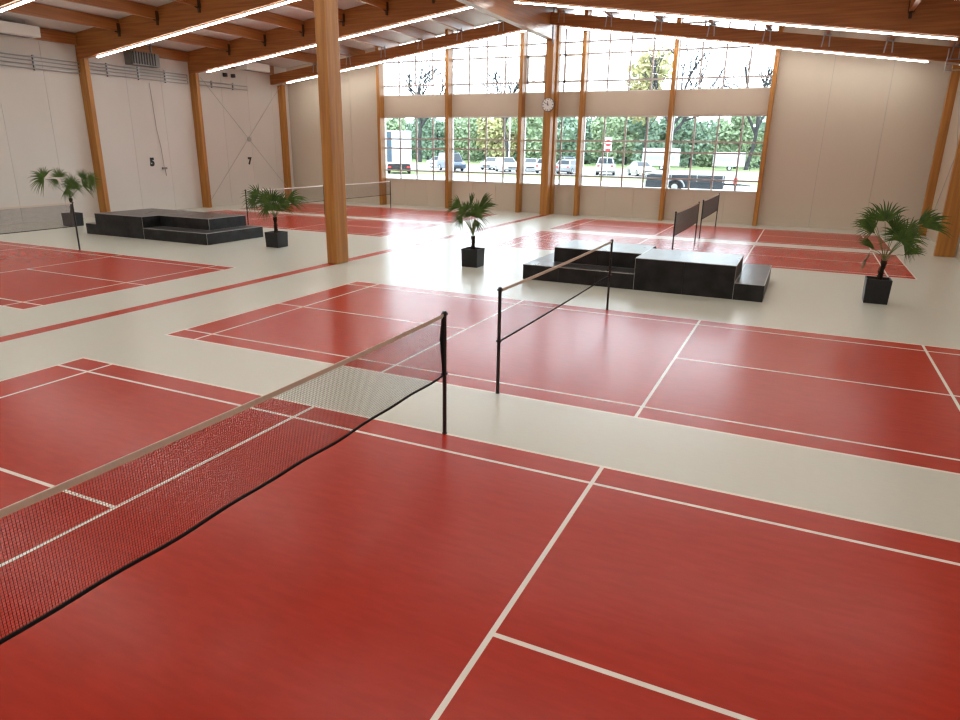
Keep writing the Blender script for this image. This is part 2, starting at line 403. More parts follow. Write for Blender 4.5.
# ------------------------------------------------------------------ badminton nets
def net(name_label, x, y0, y1, tape='tape', cords='mesh', cell=.02, thick=.0019, h=1.55, sag=.02, wav=0.0, bundle=False):
    t = thing('badminton_net', name_label, 'net', (x, (y0+y1)/2, 0), 0, 'badminton nets')
    ym = (y0+y1)/2; a, b = y0-ym, y1-ym
    for y in (a, b):
        p = MB(); p.tube([(0,y,0),(0,y,h)], .025, 12)
        p.tube([(0,y,0),(0,y,.012)], .032, 14)
        p.tube([(0,y,h),(0,y,h+.02)], [.031,.02], 12)
        po = tag(p.build('post', M['post'], t), 'black post')
        c = MB(); d = .03 if y < 0 else -.03
        c.box(-.03, .03, y-.03, y+.03, h-.03, h-.005); c.tube([(0,y,h*.74),(0,y+d*2,h*.74)], .008, 6)
        c.box(-.029, .029, y-.029, y+.029, h*.5, h*.5+.03)
        c.build('clamp', M['post'], po)
        if bundle and y > 0:
            g = MB(); g.tube([(0,y-.03,h-.04),(-.012,y-.05,h-.3),(.0,y-.045,h-.55),(0,y-.03,h-.78)], [.02,.026,.022,.012], 8)
            tag(g.build('gathered_net_end', M['hem'], po), 'bunched black net end')
    Y0, Y1 = a+.03, b-.03
    def f(y): q = (y-a)/(b-a); return sag*4*q*(1-q)
    def top(y): return h-.01-f(y)
    def bot(y): return h-.77-f(y)*.6 + wav*math.sin(y*5.1)*math.sin(y*1.7)
    N = 40
    tp = MB()
    for i in range(N):
        ya, yb = Y0+(Y1-Y0)*i/N, Y0+(Y1-Y0)*(i+1)/N
        tp.hexa([(-.006,ya,top(ya)-.045),(.006,ya,top(ya)-.045),(.006,yb,top(yb)-.045),(-.006,yb,top(yb)-.045),(-.006,ya,top(ya)),(.006,ya,top(ya)),(.006,yb,top(yb)),(-.006,yb,top(yb))])
    tag(tp.build('top_tape', M[tape], t), 'white top tape' if tape == 'tapew' else 'beige top tape')
    hm = MB(); hm.tube([(0,Y0+(Y1-Y0)*i/N,bot(Y0+(Y1-Y0)*i/N)) for i in range(N+1)], .013, 6)
    tag(hm.build('bottom_hem', M['hem'], t), 'black bottom hem')
    ms = MB(); r = thick
    nv = int((Y1-Y0)/cell)
    for i in range(nv+1):
        y = Y0+(Y1-Y0)*i/nv; A, B = bot(y), top(y)-.04
        ms.add([(-r,y,A),(0,y-r,A),(r,y,A),(0,y+r,A),(-r,y,B),(0,y-r,B),(r,y,B),(0,y+r,B)], [(0,1,5,4),(1,2,6,5),(2,3,7,6),(3,0,4,7)])
    nh = int(.73/cell)
    for k in range(1, nh):
        q = k/nh
        ps = []
        for i in range(N+1):
            y = Y0+(Y1-Y0)*i/N; z = bot(y)*(1-q)+(top(y)-.04)*q
            ps += [(-r,y,z),(0,y,z-r),(r,y,z),(0,y,z+r)]
        fs = []
        for i in range(N):
            o = i*4
            for c in range(4): fs.append((o+c, o+(c+1)%4, o+4+(c+1)%4, o+4+c))
        ms.add(ps, fs)
    tag(ms.build('net_mesh', M[cords], t, fix=False), 'fine dark netting')
    return t
net('badminton net with beige tape across the nearest red court', 0, -1.64-W, -1.64, cell=.019, thick=.0013, wav=.012, sag=.03, bundle=True)
net('badminton net on black posts in front of the right stage', 0, 0, W, cell=.03, thick=.0006, sag=.02)
net('grey net at the left edge in front of the left wall', -17.85, 0, W, cords='meshgrey', cell=.03, thick=.0035)
net('short looking grey net behind the right stage, nearer of the two', -.03, 14.3, 19.5, cords='meshgrey', cell=.04, thick=.0028)
net('grey net behind the right stage, nearer the windows', -.03, 20.75, 26.2, cords='meshgrey', cell=.04, thick=.0028)
net('white taped net behind the left black stage, nearer of the two', -18.35, 14.35, 19.75, tape='tapew', cords='meshgrey', cell=.05, thick=.0025)
net('white taped net beside the window wall on the far left', -18.35, 20.55, 25.95, tape='tapew', cords='meshgrey', cell=.05, thick=.0025)

# ------------------------------------------------------------------ black stages
H1, H2 = .41, .82
def stage(label, x0, y0, lower, upper, cx, cy):
    t = thing('stage_platform', label, 'stage', (cx, cy, 0))
    def deck(name, r, za, zb, parent, vt=()):
        xa, xb, ya, yb = [r[0]-cx, r[1]-cx, r[2]-cy, r[3]-cy]
        m = MB(); g = .002
        # side boards with fine seams, top board
        nx = max(1, round((xb-xa)/1.0)); 
        for k in range(nx):
            m.box(xa+(xb-xa)*k/nx+(g if k else 0), xa+(xb-xa)*(k+1)/nx-(g if k < nx-1 else 0), ya, yb, za, zb-.012, 0)
        m.box(xa+.004, xb-.004, ya+.004, yb-.004, zb-.012, zb, 1)
        o = m.build(name, [M['stage'], M['stagetop']], parent)
        e = MB(); w = .012
        e.box(xa-.002, xb+.002, ya-.003, ya+w, zb-.014, zb+.003); e.box(xa-.002, xb+.002, yb-w, yb+.003, zb-.014, zb+.003)
        e.box(xa-.003, xa+w, ya+w, yb-w, zb-.014, zb+.003); e.box(xb-w, xb+.003, ya+w, yb-w, zb-.014, zb+.003)
        for c in vt:
            for px, py in [((xa if c == 'l' else xb), ya)]:
                e.box(px-.004, px+.004, py-.004, py+.004, za, zb-.014)
        tag(e.build('edge_trim', M['edge'], o), 'pale metal edge trim')
    for r in lower: deck('lower_deck', r[:4], 0, H1, t, r[4:])
    for r in upper: deck('upper_deck', r[:4], 0, H2, t, r[4:])
    return t
stage('black stepped stage on the right, between two badminton nets', -3.0, 8.6,
      [(-3.06,-.004,8.65,9.446), (-3.06,-2.454,9.45,11.9), (2.424,3.1,8.65,12.0), (-2.4,0.0,11.304,11.9), (0.004,2.42,10.654,11.9)],
      [(-2.45,-.004,9.45,11.3), (0.0,2.42,8.65,10.65,'l','r')], 0, 10.2)
stage('black stepped stage on the left, near the left wall', -21.6, 9.0,
      [(-21.6,-21.004,9.05,11.6), (-18.396,-15.854,9.05,9.796), (-15.85,-15.22,9.05,11.85,'r'), (-21.0,-15.854,11.654,11.85)],
      [(-21.0,-18.4,9.05,11.65,'r'), (-18.396,-15.854,9.8,11.65,'r')], -18.3, 10.3)

# ------------------------------------------------------------------ palms in planters
CR = Vector((.9065, .4221, 0)); CF = Vector((-.4221, .9065, 0)); UP = Vector((0,0,1))
def fan(mb, base, hub, R, axis, nrm, N=20, spread=2.3, droop=.25, rnd=None):
    axis = axis.normalized(); nrm = (nrm - axis*nrm.dot(axis)).normalized(); side = axis.cross(nrm)
    mid = (base+hub)/2 + UP*.06
    mb.tube([base, (base+mid)/2+UP*.02, mid, (mid+hub)/2+UP*.015, hub], [.011,.009,.008,.007,.006], 6, mi=1)
    for k in range(N):
        th = -spread + 2*spread*k/(N-1) + rnd.uniform(-.04,.04)
        d = axis*math.cos(th) + side*math.sin(th)
        ln = R*(.72+.28*math.cos(th*.55))*rnd.uniform(.82,1.08)
        pw = d.cross(nrm).normalized()
        ps = []
        for q, wd in ((.03,.004),(.3,.03*R/.5),(.6,.024*R/.5),(.85,.013*R/.5),(1.08,.002)):
            c = hub + d*ln*q - UP*(droop*ln*q**3) + nrm*.02*rnd.uniform(-1,1)*q
            ps.append((c - pw*wd*.62 + nrm*wd*.35, c, c + pw*wd*.62 + nrm*wd*.35))
        vs = [p for tr in ps for p in tr]; fs = []
        for i in range(len(ps)-1):
            o = i*3; fs += [(o,o+1,o+4,o+3),(o+1,o+2,o+5,o+4)]
        mb.add(vs, fs, 0)
def palm(label, x, y, pw, ph, th, lean, fr, seed):
    t = thing('potted_palm', label, 'potted palm', (x, y, 0), 0, 'potted fan palms')
    rnd = random.Random(seed)
    p = MB(); a, b = pw*.47, pw*.5; wl = .03
    for (s0, s1, z0, z1) in ((a, b, 0, ph),):
        p.add([(-s0,-s0,z0),(s0,-s0,z0),(s0,s0,z0),(-s0,s0,z0),(-s1,-s1,z1),(s1,-s1,z1),(s1,s1,z1),(-s1,s1,z1),
               (-s1+wl,-s1+wl,z1),(s1-wl,-s1+wl,z1),(s1-wl,s1-wl,z1),(-s1+wl,s1-wl,z1),(-s1+wl,-s1+wl,z1-.07),(s1-wl,-s1+wl,z1-.07),(s1-wl,s1-wl,z1-.07),(-s1+wl,s1-wl,z1-.07)],
              [(0,3,2,1),(0,1,5,4),(1,2,6,5),(2,3,7,6),(3,0,4,7),(4,5,9,8),(5,6,10,9),(6,7,11,10),(7,4,8,11),(8,9,13,12),(9,10,14,13),(10,11,15,14),(11,8,12,15),(12,13,14,15)])
    pl = tag(p.build('planter', M['pot'], t, bevel=.008), 'black square planter')
    so = MB(); n = 8; c0 = b-wl-.002
    vs = []; fs = []
    for i in range(n+1):
        for j in range(n+1):
            vs.append((-c0+2*c0*i/n, -c0+2*c0*j/n, ph-.05+rnd.uniform(-.01,.012)))
    for i in range(n):
        for j in range(n): q = i*(n+1)+j; fs.append((q,q+n+1,q+n+2,q+1))
    so.add(vs, fs); so.build('soil', M['soil'], pl)
    T = Vector((0,0,ph-.06)); top = Vector((0,0,ph+th)) + CR*lean
    tr = MB(); pts = []; rs = []
    for i in range(9):
        q = i/8; pts.append(T.lerp(top, q) + CR*(lean*.3*math.sin(q*PI))); rs.append((.058-.012*q+.01*math.sin(q*9))*(1.2 if q > .8 else 1))
    tr.tube(pts, rs, 12)
    for i in range(60):                                   # loose fibres / old leaf bases
        q = rnd.random(); a_ = rnd.uniform(0,2*PI); c = T.lerp(top, q); d = Vector((math.cos(a_), math.sin(a_), 0))
        tr.tube([c+d*.045, c+d*.075+UP*.05], [.009,.003], 4)
    tr.build('trunk', M['trunk'], t)
    for (hx, hy, hd, R, ax, ay, ad, face, spread) in fr:
        # hub offset (right, up, away), radius, leaf axis (right, up, away), facing
        hub = top + CR*hx + UP*hy + CF*hd
        axis = CR*ax + UP*ay + CF*ad
        nr = {'cam': -CF+UP*.35, 'up': UP-CF*.25, 'side': CR*.7-CF*.5+UP*.3, 'lside': CR*-.7-CF*.5+UP*.3}[face]
        lf = MB(); fan(lf, top, hub, R*1.08, axis, nr, max(12, int(13*spread)), spread, .22, rnd)
        lf.build('frond', [M['leaf'], M['petiole']], t, fix=False)
# scale: (pixel offset) / (pixels per metre at that palm)
def fpx(s, tx, ty, lst):
    return [((px-tx)/s, -(py-ty)/s, dd, R, ax, ay, ad, fc, sp) for (px,py,dd,R,ax,ay,ad,fc,sp) in lst]
palm('largest potted palm on the right, beside the right black stage', 5.55, 10.1, .54, .58, .42, .05, fpx(41, 881, 258, [
    (878,221,.15,.64,-.12,1,.1,'cam',1.2), (872,222,.3,.48,-.8,.65,.1,'cam',.9), (891,236,-.15,.56,.1,1,-.1,'cam',1.7), (884,232,-.1,.45,-.2,.9,-.2,'cam',1.3), (890,228,.25,.5,.35,.9,.1,'cam',1.1),
    (866,232,-.05,.62,-.72,.72,0,'cam',.25), (872,228,.25,.42,-.6,.3,.1,'cam',1.3), (871,248,.05,.5,-.72,.68,0,'cam',.2), (869,250,.15,.35,-.35,-.9,0,'side',.45),
    (912,225,.1,.7,.95,.32,0,'cam',.45), (911,224,.2,.6,.75,.7,.1,'cam',.35), (903,230,.2,.45,.9,.4,.1,'cam',.8), (897,252,-.05,.5,.9,.42,0,'cam',.2), (901,238,.2,.42,.95,-.1,.1,'cam',1.0), (886,238,-.3,.45,.2,.5,-.5,'cam',1.7), (903,243,.25,.35,.8,-.6,0,'cam',.7)]), 3)
palm('potted palm in the middle of the hall between the two stages', -5.17, 9.85, .54, .54, .36, .0, fpx(34.5, 474, 236, [
    (461,206,.1,.42,-.9,.45,0,'cam',.8), (459,208,.2,.35,-.9,.1,0,'side',.4), (471,207,.05,.5,.05,1,.05,'side',.25), (479,208,.1,.62,.52,.85,0,'side',.2),
    (482,209,.2,.5,.8,.6,0,'side',.25), (472,215,-.2,.42,.0,.6,-.35,'cam',1.7), (463,217,-.1,.34,-.7,-.55,0,'cam',.9), (475,219,.1,.38,.35,-.9,0,'cam',.6),
    (467,211,.25,.4,-.4,.5,.3,'cam',1.4), (478,212,.3,.46,.3,.6,.2,'cam',1.2), (476,213,-.25,.42,.4,.6,-.3,'cam',1.5), (466,212,-.1,.4,-.6,.4,-.2,'cam',1.3)]), 4)
palm('potted palm standing right of the left black stage', -12.95, 10.05, .56, .52, .5, .0, fpx(29.6, 276, 217, [
    (260,196,.1,.55,-.9,.3,0,'cam',1.2), (266,200,.15,.5,-.7,.6,.1,'cam',1.1), (275,201,-.1,.62,-.1,1,-.2,'cam',1.4), (289,200,.1,.62,1,.3,0,'cam',.8), (276,210,-.1,.6,.05,1,-.2,'cam',1.4), (282,207,.1,.55,.7,.7,0,'cam',1.1), (283,203,-.1,.5,.4,.8,0,'cam',1.2),
    (269,203,.2,.45,-.6,.5,.1,'cam',1.2), (277,208,-.2,.45,0,.6,-.4,'cam',1.8), (268,207,0,.4,-.4,-.8,0,'side',.7), (254,200,.2,.4,-.5,-.7,.1,'cam',1.0), (297,197,.2,.45,.9,-.1,0,'up',1.4)]), 5)
palm('potted palm on the far left beside the left wall', -24.48, 10.5, .58, .54, .62, .05, fpx(24, 71, 199, [
    (46,180,.1,.62,-.9,.35,0,'cam',1.8), (62,179,.1,.5,-.1,1,0,'cam',1.3), (78,186,-.2,.6,.35,.8,-.2,'cam',1.7), (72,190,.1,.55,.1,1,0,'cam',1.3), (84,187,.1,.55,.8,.5,0,'cam',1.2), (91,182,.1,.55,.95,.1,0,'cam',1.5),
    (67,187,.2,.4,.6,-.5,0,'cam',1.3), (57,181,.2,.4,-.6,-.5,.1,'side',.9), (70,190,-.1,.4,.1,-.8,0,'cam',.9), (83,180,.2,.5,.5,.8,.1,'cam',1.3)]), 6)

# ------------------------------------------------------------------ clock
t = thing('wall_clock', 'round white station clock on the central timber column', 'clock', (-9.12, 26.95, 5.66))
m = MB(); ring = []
m.tube([(0,-.002,0),(0,-.09,0)], .34, 40); tag(m.build('rim', M['darksteel'], t), 'dark grey rim')
m = MB(); m.tube([(0,-.088,0),(0,-.1,0)], .315, 40, smooth=False); m.build('dial', M['face'], t)
m = MB()
for k in range(12):
    a = 2*PI*k/12; u = Vector((math.sin(a),0,math.cos(a))); v = Vector((math.cos(a),0,-math.sin(a)))
    p = u*.235; q = u*.295; wd = .016 if k % 3 else .022
    m.hexa([p-v*wd+Vector((0,-.101,0)), p+v*wd+Vector((0,-.101,0)), q+v*wd+Vector((0,-.101,0)), q-v*wd+Vector((0,-.101,0)),
            p-v*wd+Vector((0,-.104,0)), p+v*wd+Vector((0,-.104,0)), q+v*wd+Vector((0,-.104,0)), q-v*wd+Vector((0,-.104,0))])
tag(m.build('hour_marks', M['black'], t), 'black hour marks')
for nm, ang, ln, wd, yy in (('hour_hand', -7, .17, .02, -.108), ('minute_hand', -62, .26, .015, -.113)):
    a = math.radians(ang); u = Vector((math.sin(a),0,math.cos(a))); v = Vector((math.cos(a),0,-math.sin(a))); m = MB()
    p = u*-.05; q = u*ln
    m.hexa([p-v*wd+Vector((0,yy,0)), p+v*wd+Vector((0,yy,0)), q+v*wd*.7+Vector((0,yy,0)), q-v*wd*.7+Vector((0,yy,0)),
            p-v*wd+Vector((0,yy-.004,0)), p+v*wd+Vector((0,yy-.004,0)), q+v*wd*.7+Vector((0,yy-.004,0)), q-v*wd*.7+Vector((0,yy-.004,0))])
    m.build(nm, M['black'], t)

# ------------------------------------------------------------------ things on the left wall
def number(txt, y, z, label):
    cu = bpy.data.curves.new('txt', 'FONT'); cu.body = txt; cu.size = .52; cu.extrude = .004; cu.offset = .04; cu.align_x = 'CENTER'; cu.align_y = 'CENTER'
    o = bpy.data.objects.new('tmp', cu); C.objects.link(o)
    bpy.context.view_layer.update()
    me = bpy.data.meshes.new_from_object(o.evaluated_get(bpy.context.evaluated_depsgraph_get()))
    bpy.data.objects.remove(o); me.materials.clear(); me.materials.append(M['black'])
    ob = bpy.data.objects.new('court_number', me); C.objects.link(ob)
    ob.rotation_euler = (PI/2, 0, PI/2); ob.location = (XL+.003, y, z)
    return tag(ob, label, 'number sign', 'court numbers')
number('5', 17.1, 2.48, 'black number 5 on the left wall'); number('7', 24.1, 2.48, 'black number 7 on the left wall')

def pipes(label, y0, y1, zs, loop=None, clips=()):
    t = thing('heating_pipes', label, 'pipes', (XL+.1, (y0+y1)/2, zs[0]), 0, 'wall pipe runs')
    ox, oy, oz = t.location
    for z in zs:
        m = MB(); m.tube([(0,y0-oy,z-oz),(0,y1-oy,z-oz)], .028, 8); m.build('pipe', M['steel'], t)
    if loop:
        m = MB(); m.tube([(0,y1-oy,zs[0]-oz),(0,y1-oy,zs[-1]-oz)], .028, 8); m.build('pipe', M['steel'], t)
    for c in clips:
        m = MB(); m.box(-.0985, .0, c-oy-.03, c-oy+.03, zs[0]-oz-.08, zs[-1]-oz+.08); m.build('pipe_clip', M['steel'], t)
pipes('steel pipe run on the left wall, left of the first visible column', 2.0, 13.7505, (6.42,6.58,6.74,6.88), clips=(8.2,11.7))
pipes('steel pipe run on the left wall below the grey air heater', 13.9695, 19.9, (6.5,6.66,6.8,6.94), loop=True, clips=(15.2,16.9,18.5))
pipes('short steel pipe run on the left wall right of the middle column', 20.3195, 24.3, (6.52,6.72), clips=(21.6,23.2))
# air heater
t = thing('air_heater', 'grey louvred air heater mounted high on the left wall', 'heater', (XL+.28, 17.05, 7.07), 0)
m = MB(); m.box(-.27,.27,-.8,.8,0,.6); m.build('casing', M['metal'], t, bevel=.01)
m = MB()
for k in range(9): m.box(.272,.31,-.74+k*.155,-.74+k*.155+.03,.05,.6)
tag(m.build('louvres', M['darksteel'], t), 'dark louvre slats')
m = MB(); m.box(-.12,.12,.802,.86,.08,.58); tag(m.build('side_outlet', M['black'], t), 'black side outlet')
m = MB(); m.box(-.05,.05,-.6,-.55,.66,1.1); m.box(-.05,.05,.55,.6,.66,1.1); m.build('hanger', M['steel'], t)
# white ceiling units
for y0, y1, lab in ((7.6,11.5,'white air conditioning box under the roof at the top left corner'), (23.3,25.2,'white air conditioning box under the roof near the far left corner')):
    t = thing('air_unit', lab, 'air conditioner', (XL+.68, (y0+y1)/2, 7.55), 0, 'white air boxes'); hh = (y1-y0)/2
    m = MB(); m.box(-.45,.45,-hh,hh,0,.42); m.build('casing', M['white'], t, bevel=.02)
    m = MB()
    for k in range(5): m.box(-.25+.09*k,-.21+.09*k,-hh+.15,hh-.15,-.012,-.001)
    tag(m.build('grille', M['metal'], t), 'grey air grille')
    m = MB()
    for y in (-hh+.3, hh-.3): m.tube([(0,y,.42),(0,y,zc(XL+.68)-7.55-.005)], .012, 6)
    m.build('hanging_rod', M['steel'], t)
# crossed bracing
t = thing('wall_bracing', 'crossed steel bracing rods with round joint on the left wall', 'bracing', (XL+.2, 24.0, 3.8))
for a, b in (((20.7,6.9),(27.4,.5)), ((27.3,7.2),(20.6,.4))):
    m = MB(); m.tube([(0,a[0]-24,a[1]-3.8),(0,b[0]-24,b[1]-3.8)], .011, 6); m.build('rod', M['steel'], t)
m = MB(); m.tube([(-.02,0,-.05),(.03,0,-.05)], .14, 20); m.build('joint_disc', M['steel'], t)
# conduit with small outlet
t = thing('wall_conduit', 'thin vertical conduit ending in a small outlet beside the 5', 'conduit', (XL+.03, 17.8, 2.15))
m = MB(); m.tube([(0,-.3,4.2),(0,-.2,2.0),(0,-.05,1.0),(0,.0,0)], .014, 6); m.build('pipe', M['steel'], t)
m = MB(); m.box(-.025,.05,-.14,.14,-.02,.08); m.tube([(.03,.02,0),(.03,.04,-.35)], .016, 6); tag(m.build('outlet', M['metal'], t), 'small grey outlet')
for i, y in enumerate((22.6, 23.2)):
    t = thing('wall_speaker', ('left' if i == 0 else 'right')+' one of two small dark boxes high on the left wall', 'speaker', (XL+.15, y, 7.2), 0, 'small wall boxes')
    m = MB(); m.box(-.12,.1,-.08,.08,-.1,.1); m.build('casing', M['darksteel'], t, bevel=.015)
    m = MB(); m.tube([(.1,0,-.03),(.108,0,-.03)], .05, 14); m.build('cone', M['black'], t)
    m = MB(); m.box(-.15,-.12,-.04,.04,-.06,.06); m.build('bracket', M['steel'], t)
# pipe frame top right and bracing on the right wall
t = thing('pipe_frame', 'grey pipe frame high on the right wall at the top right', 'pipes', (XR-.45, 26.2, 6.7))
for z in (0, .22, .4):
    m = MB(); m.tube([(-.3,-.3,z),(.38,-.3,z),(.38,-3.5,z)], .025, 8); m.build('pipe', M['steel'], t)
m = MB(); m.tube([(-.3,-.3,-.05),(-.3,-.3,.8)], .02, 8); m.build('hanger', M['steel'], t)
t = thing('wall_bracing', 'crossed steel bracing rods on the right wall', 'bracing', (XR-.12, 23.4, 3.8))
for a, b in (((20.6,6.6),(26.4,.5)), ((26.4,6.6),(20.6,.5))):
    m = MB(); m.tube([(0,a[0]-23.4,a[1]-3.8),(0,b[0]-23.4,b[1]-3.8)], .011, 6); m.build('rod', M['steel'], t)

# ------------------------------------------------------------------ outdoors
GZ = .8
g = MB(); g.box(-150, 90, 28.3, 31.5, GZ-.5, GZ, 0); g.box(-150, 90, 31.5, 53, GZ-.5, GZ-.001, 0)
tag(g.build('forecourt', M['paving']), 'pale paved yard outside the windows', kind='structure')
g = MB(); g.box(-150, 90, 53, 64, GZ-.5, GZ); tag(g.build('grass_verge', M['grass']), 'green grass strip before the car park', kind='structure')
g = MB(); g.box(-150, 90, 64, 100, GZ-.5, GZ-.002); tag(g.build('parking_ground', M['asphalt']), 'pale car park surface', kind='structure')
g = MB(); g.box(-260, 200, 100, 260, GZ-.5, GZ-.001); tag(g.build('meadow', M['grass']), 'lawn in front of the trees', kind='structure')

def wheel(t, x, y, r=.33, w=.22):
    m = MB(); m.tube([(x,y-w/2,r),(x,y-w/2+.03,r),(x,y+w/2-.03,r),(x,y+w/2,r)], [r*.9,r,r,r*.9], 20)
    o = m.build('wheel', M['tyre'], t)
    h = MB(); s = 1 if y > 0 else -1; h.tube([(x,y+s*(w/2+.001),r),(x,y+s*(w/2+.012),r)], r*.62, 14); h.build('rim', M['rim'], o)
def car(label, x, y, rz, paint, kind='sedan', k=1.0):
    t = thing('parked_car', label, 'car', (x, y, GZ), rz, 'cars in the car park'); t.scale = (k,k,k)
    if kind == 'sedan':
        body = [(-2.2,.35),(-2.25,.62),(-2.15,.92),(-1.5,.98),(1.0,.95),(2.0,.82),(2.25,.6),(2.22,.3),(1.9,.22),(-1.9,.22)]
        cab = [(-1.75,.96),(-1.15,1.42),(.2,1.46),(1.05,.95)]; wd = .88
    elif kind == 'hatch':
        body = [(-2.0,.35),(-2.05,.7),(-1.98,1.0),(1.0,.98),(1.8,.85),(2.05,.6),(2.0,.3),(1.7,.22),(-1.7,.22)]
        cab = [(-1.95,1.0),(-1.6,1.48),(.2,1.52),(1.05,.97)]; wd = .87
    elif kind == 'suv':
        body = [(-2.25,.42),(-2.3,.75),(-2.2,1.12),(1.0,1.1),(2.1,1.0),(2.3,.75),(2.25,.38),(1.9,.28),(-1.9,.28)]
        cab = [(-2.15,1.12),(-1.9,1.72),(.2,1.76),(1.05,1.1)]; wd = .93
    else:
        body = [(-2.5,.4),(-2.55,1.1),(1.6,1.1),(2.3,1.0),(2.5,.75),(2.45,.35),(2.1,.28),(-2.1,.28)]
        cab = [(-2.52,1.1),(-2.4,1.98),(.9,2.0),(1.75,1.1)]; wd = .97
    m = MB()
    n = len(body)
    for a, b, s in ((-wd, -wd*.9, 0), (-wd*.9, wd*.9, 1), (wd*.9, wd, 0)):
        m.prism_y(body, a, b)
    cx = sum(p[0] for p in cab)/4
    top = [(cab[1][0],cab[1][1]),(cab[2][0],cab[2][1])]
    wi = wd*.92; wt = wd*.74
    def cq(px, pz, w): return (px, w, pz)
    A, B, D, E_ = cab
    vs = [(A[0],-wi,A[1]),(E_[0],-wi,E_[1]),(E_[0],wi,E_[1]),(A[0],wi,A[1]),(B[0],-wt,B[1]),(D[0],-wt,D[1]),(D[0],wt,D[1]),(B[0],wt,B[1])]
    m.hexa(vs)
    bo = m.build('body', paint, t, bevel=.06)
    gl = MB()
    def pane(a, b, c, d, out, sh=.12):
        pts = [Vector(vs[i]) for i in (a,b,c,d)]; ctr = sum(pts, Vector())/4
        pts = [ctr + (p-ctr)*(1-sh) + Vector(out)*.012 for p in pts]
        gl.add(pts + [p - Vector(out)*.03 for p in pts], [(0,1,2,3),(0,4,5,1),(1,5,6,2),(2,6,7,3),(3,7,4,0)])
    pane(0,1,5,4,(0,-1,.3)); pane(2,3,7,6,(0,1,.3)); pane(1,2,6,5,(1,0,.6)); pane(3,0,4,7,(-1,0,.4))
    tag(gl.build('windows', M['carglass'], t), 'dark glass windows')
    fx = body[0][0]*.62
    r = .33 if kind in ('sedan','hatch') else .38
    for wx in (-body[n//2][0]*.0-1.35, 1.4):
        for s in (-1, 1): wheel(t, wx, s*(wd-.1), r)
    zf = .68 if kind in ('sedan','hatch') else .85
    for s in (-1, 1):
        h = MB(); h.box(body[0][0]-.09, body[0][0]+.05, s*wd*.72-.12, s*wd*.72+.12, zf, zf+.16); tag(h.build('tail_light', M['lampred'], t), 'red tail light')
        h = MB(); xf = max(p[0] for p in body); h.box(xf-.14, xf+.012, s*wd*.7-.16, s*wd*.7+.16, zf-.04, zf+.1); h.build('headlight', M['lampclear'], t)
    h = MB(); xf = max(p[0] for p in body); h.box(xf-.05, xf+.02, -.45, .45, .42, .56); tag(h.build('grille', M['black'], t), 'dark grille')
    return t
D = math.radians
car('navy van parked behind the second window column from the left', -36.1, 67.6, D(-44), M['carnavy'], 'van', 1.05)
car('white car parked nose out right of the navy van', -34.6, 76.6, D(-85), M['carwhite'], 'sedan', 1.08)
car('white hatchback parked second right of the navy van', -29.6, 69.8, D(-50), M['carwhite'], 'hatch', 1.1)
car('white car parked just left of the third window column', -28.6, 75.3, D(-70), M['carwhite'], 'sedan', 1.08)
car('white small car seen through the window left of the clock column', -24.4, 70.0, D(95), M['carwhite'], 'hatch', 1.1)
car('blue car parked behind the silver hatchback', -25.2, 80.5, D(-60), M['carblue'], 'suv', 1.0)
car('silver hatchback parked right of the clock column', -21.4, 69.2, D(85), M['carsilver'], 'hatch', 1.05)
car('white estate car seen from behind, below the no entry sign', -17.3, 69.8, D(103), M['carwhite'], 'suv', 1.1)
car('cream car parked low beside the white estate car', -13.3, 69.8, D(-60), M['carcream'], 'sedan', 1.05)
car('distant white car parked between the box truck and the navy van', -43.0, 78.5, D(-10), M['carwhite'], 'sedan', 1.05)
# box truck at the left
t = thing('box_truck', 'white box truck with dark stripe at the left end of the windows', 'truck', (-35.9, 55.2, GZ), D(-58))
m = MB(); m.box(-3.2,2.6,-1.3,1.3,1.0,4.25); m.build('cargo_box', M['carwhite'], t, bevel=.04)
m = MB(); m.box(-3.21,2.4,-1.31,-1.302,1.1,4.1); m.box(2.602,2.612,-1.25,-.7,1.2,4.15); tag(m.build('stripe', M['stripe'], t), 'dark blue vertical stripe')
m = MB(); m.prism_y([(-5.1,.5),(-5.2,1.6),(-4.8,2.6),(-3.3,2.7),(-3.3,.5)], -1.15, 1.15); m.build('cab', M['carwhite'], t, bevel=.05)
m = MB(); m.box(-3.2,2.7,-1.1,1.1,.55,.98); m.box(2.6,2.75,-1.2,1.2,.45,.62); tag(m.build('chassis', M['black'], t), 'black chassis')
for wx in (-4.2, 1.4):
    for s in (-1,1): wheel(t, wx, s*1.05, .45, .28)
for s in (-1,1):
    h = MB(); h.box(2.76,2.8,s*.95-.15,s*.95+.15,.62,.78); tag(h.build('tail_light', M['lampred'], t), 'red tail light')
# white box trailer farther away
for (x, y, lg, ht, lab) in ((-16.6,98.5,5.4,3.1,'white box trailer parked far behind the flatbed trailer'), (-7.6,105,4.6,2.7,'white caravan shaped trailer at the right end of the windows')):
    t = thing('box_trailer', lab, 'trailer', (x, y, GZ), D(8), 'distant white trailers')
    m = MB(); m.box(-lg/2,lg/2,-1.15,1.15,.6,ht); m.build('body', M['carwhite'], t, bevel=.08)
    m = MB(); m.box(-lg/2+.4,lg/2-.6,-1.16,-1.152,1.4,2.0); tag(m.build('side_panel', M['carsilver'], t), 'grey side panel')
    for s in (-1,1): wheel(t, .2, s*1.0, .36)
    m = MB(); m.tube([(lg/2,0,.6),(lg/2+1.1,0,.45)], .05, 8); m.tube([(lg/2+.9,0,.0),(lg/2+.9,0,.5)], .03, 8); tag(m.build('drawbar', M['darksteel'], t), 'dark drawbar')
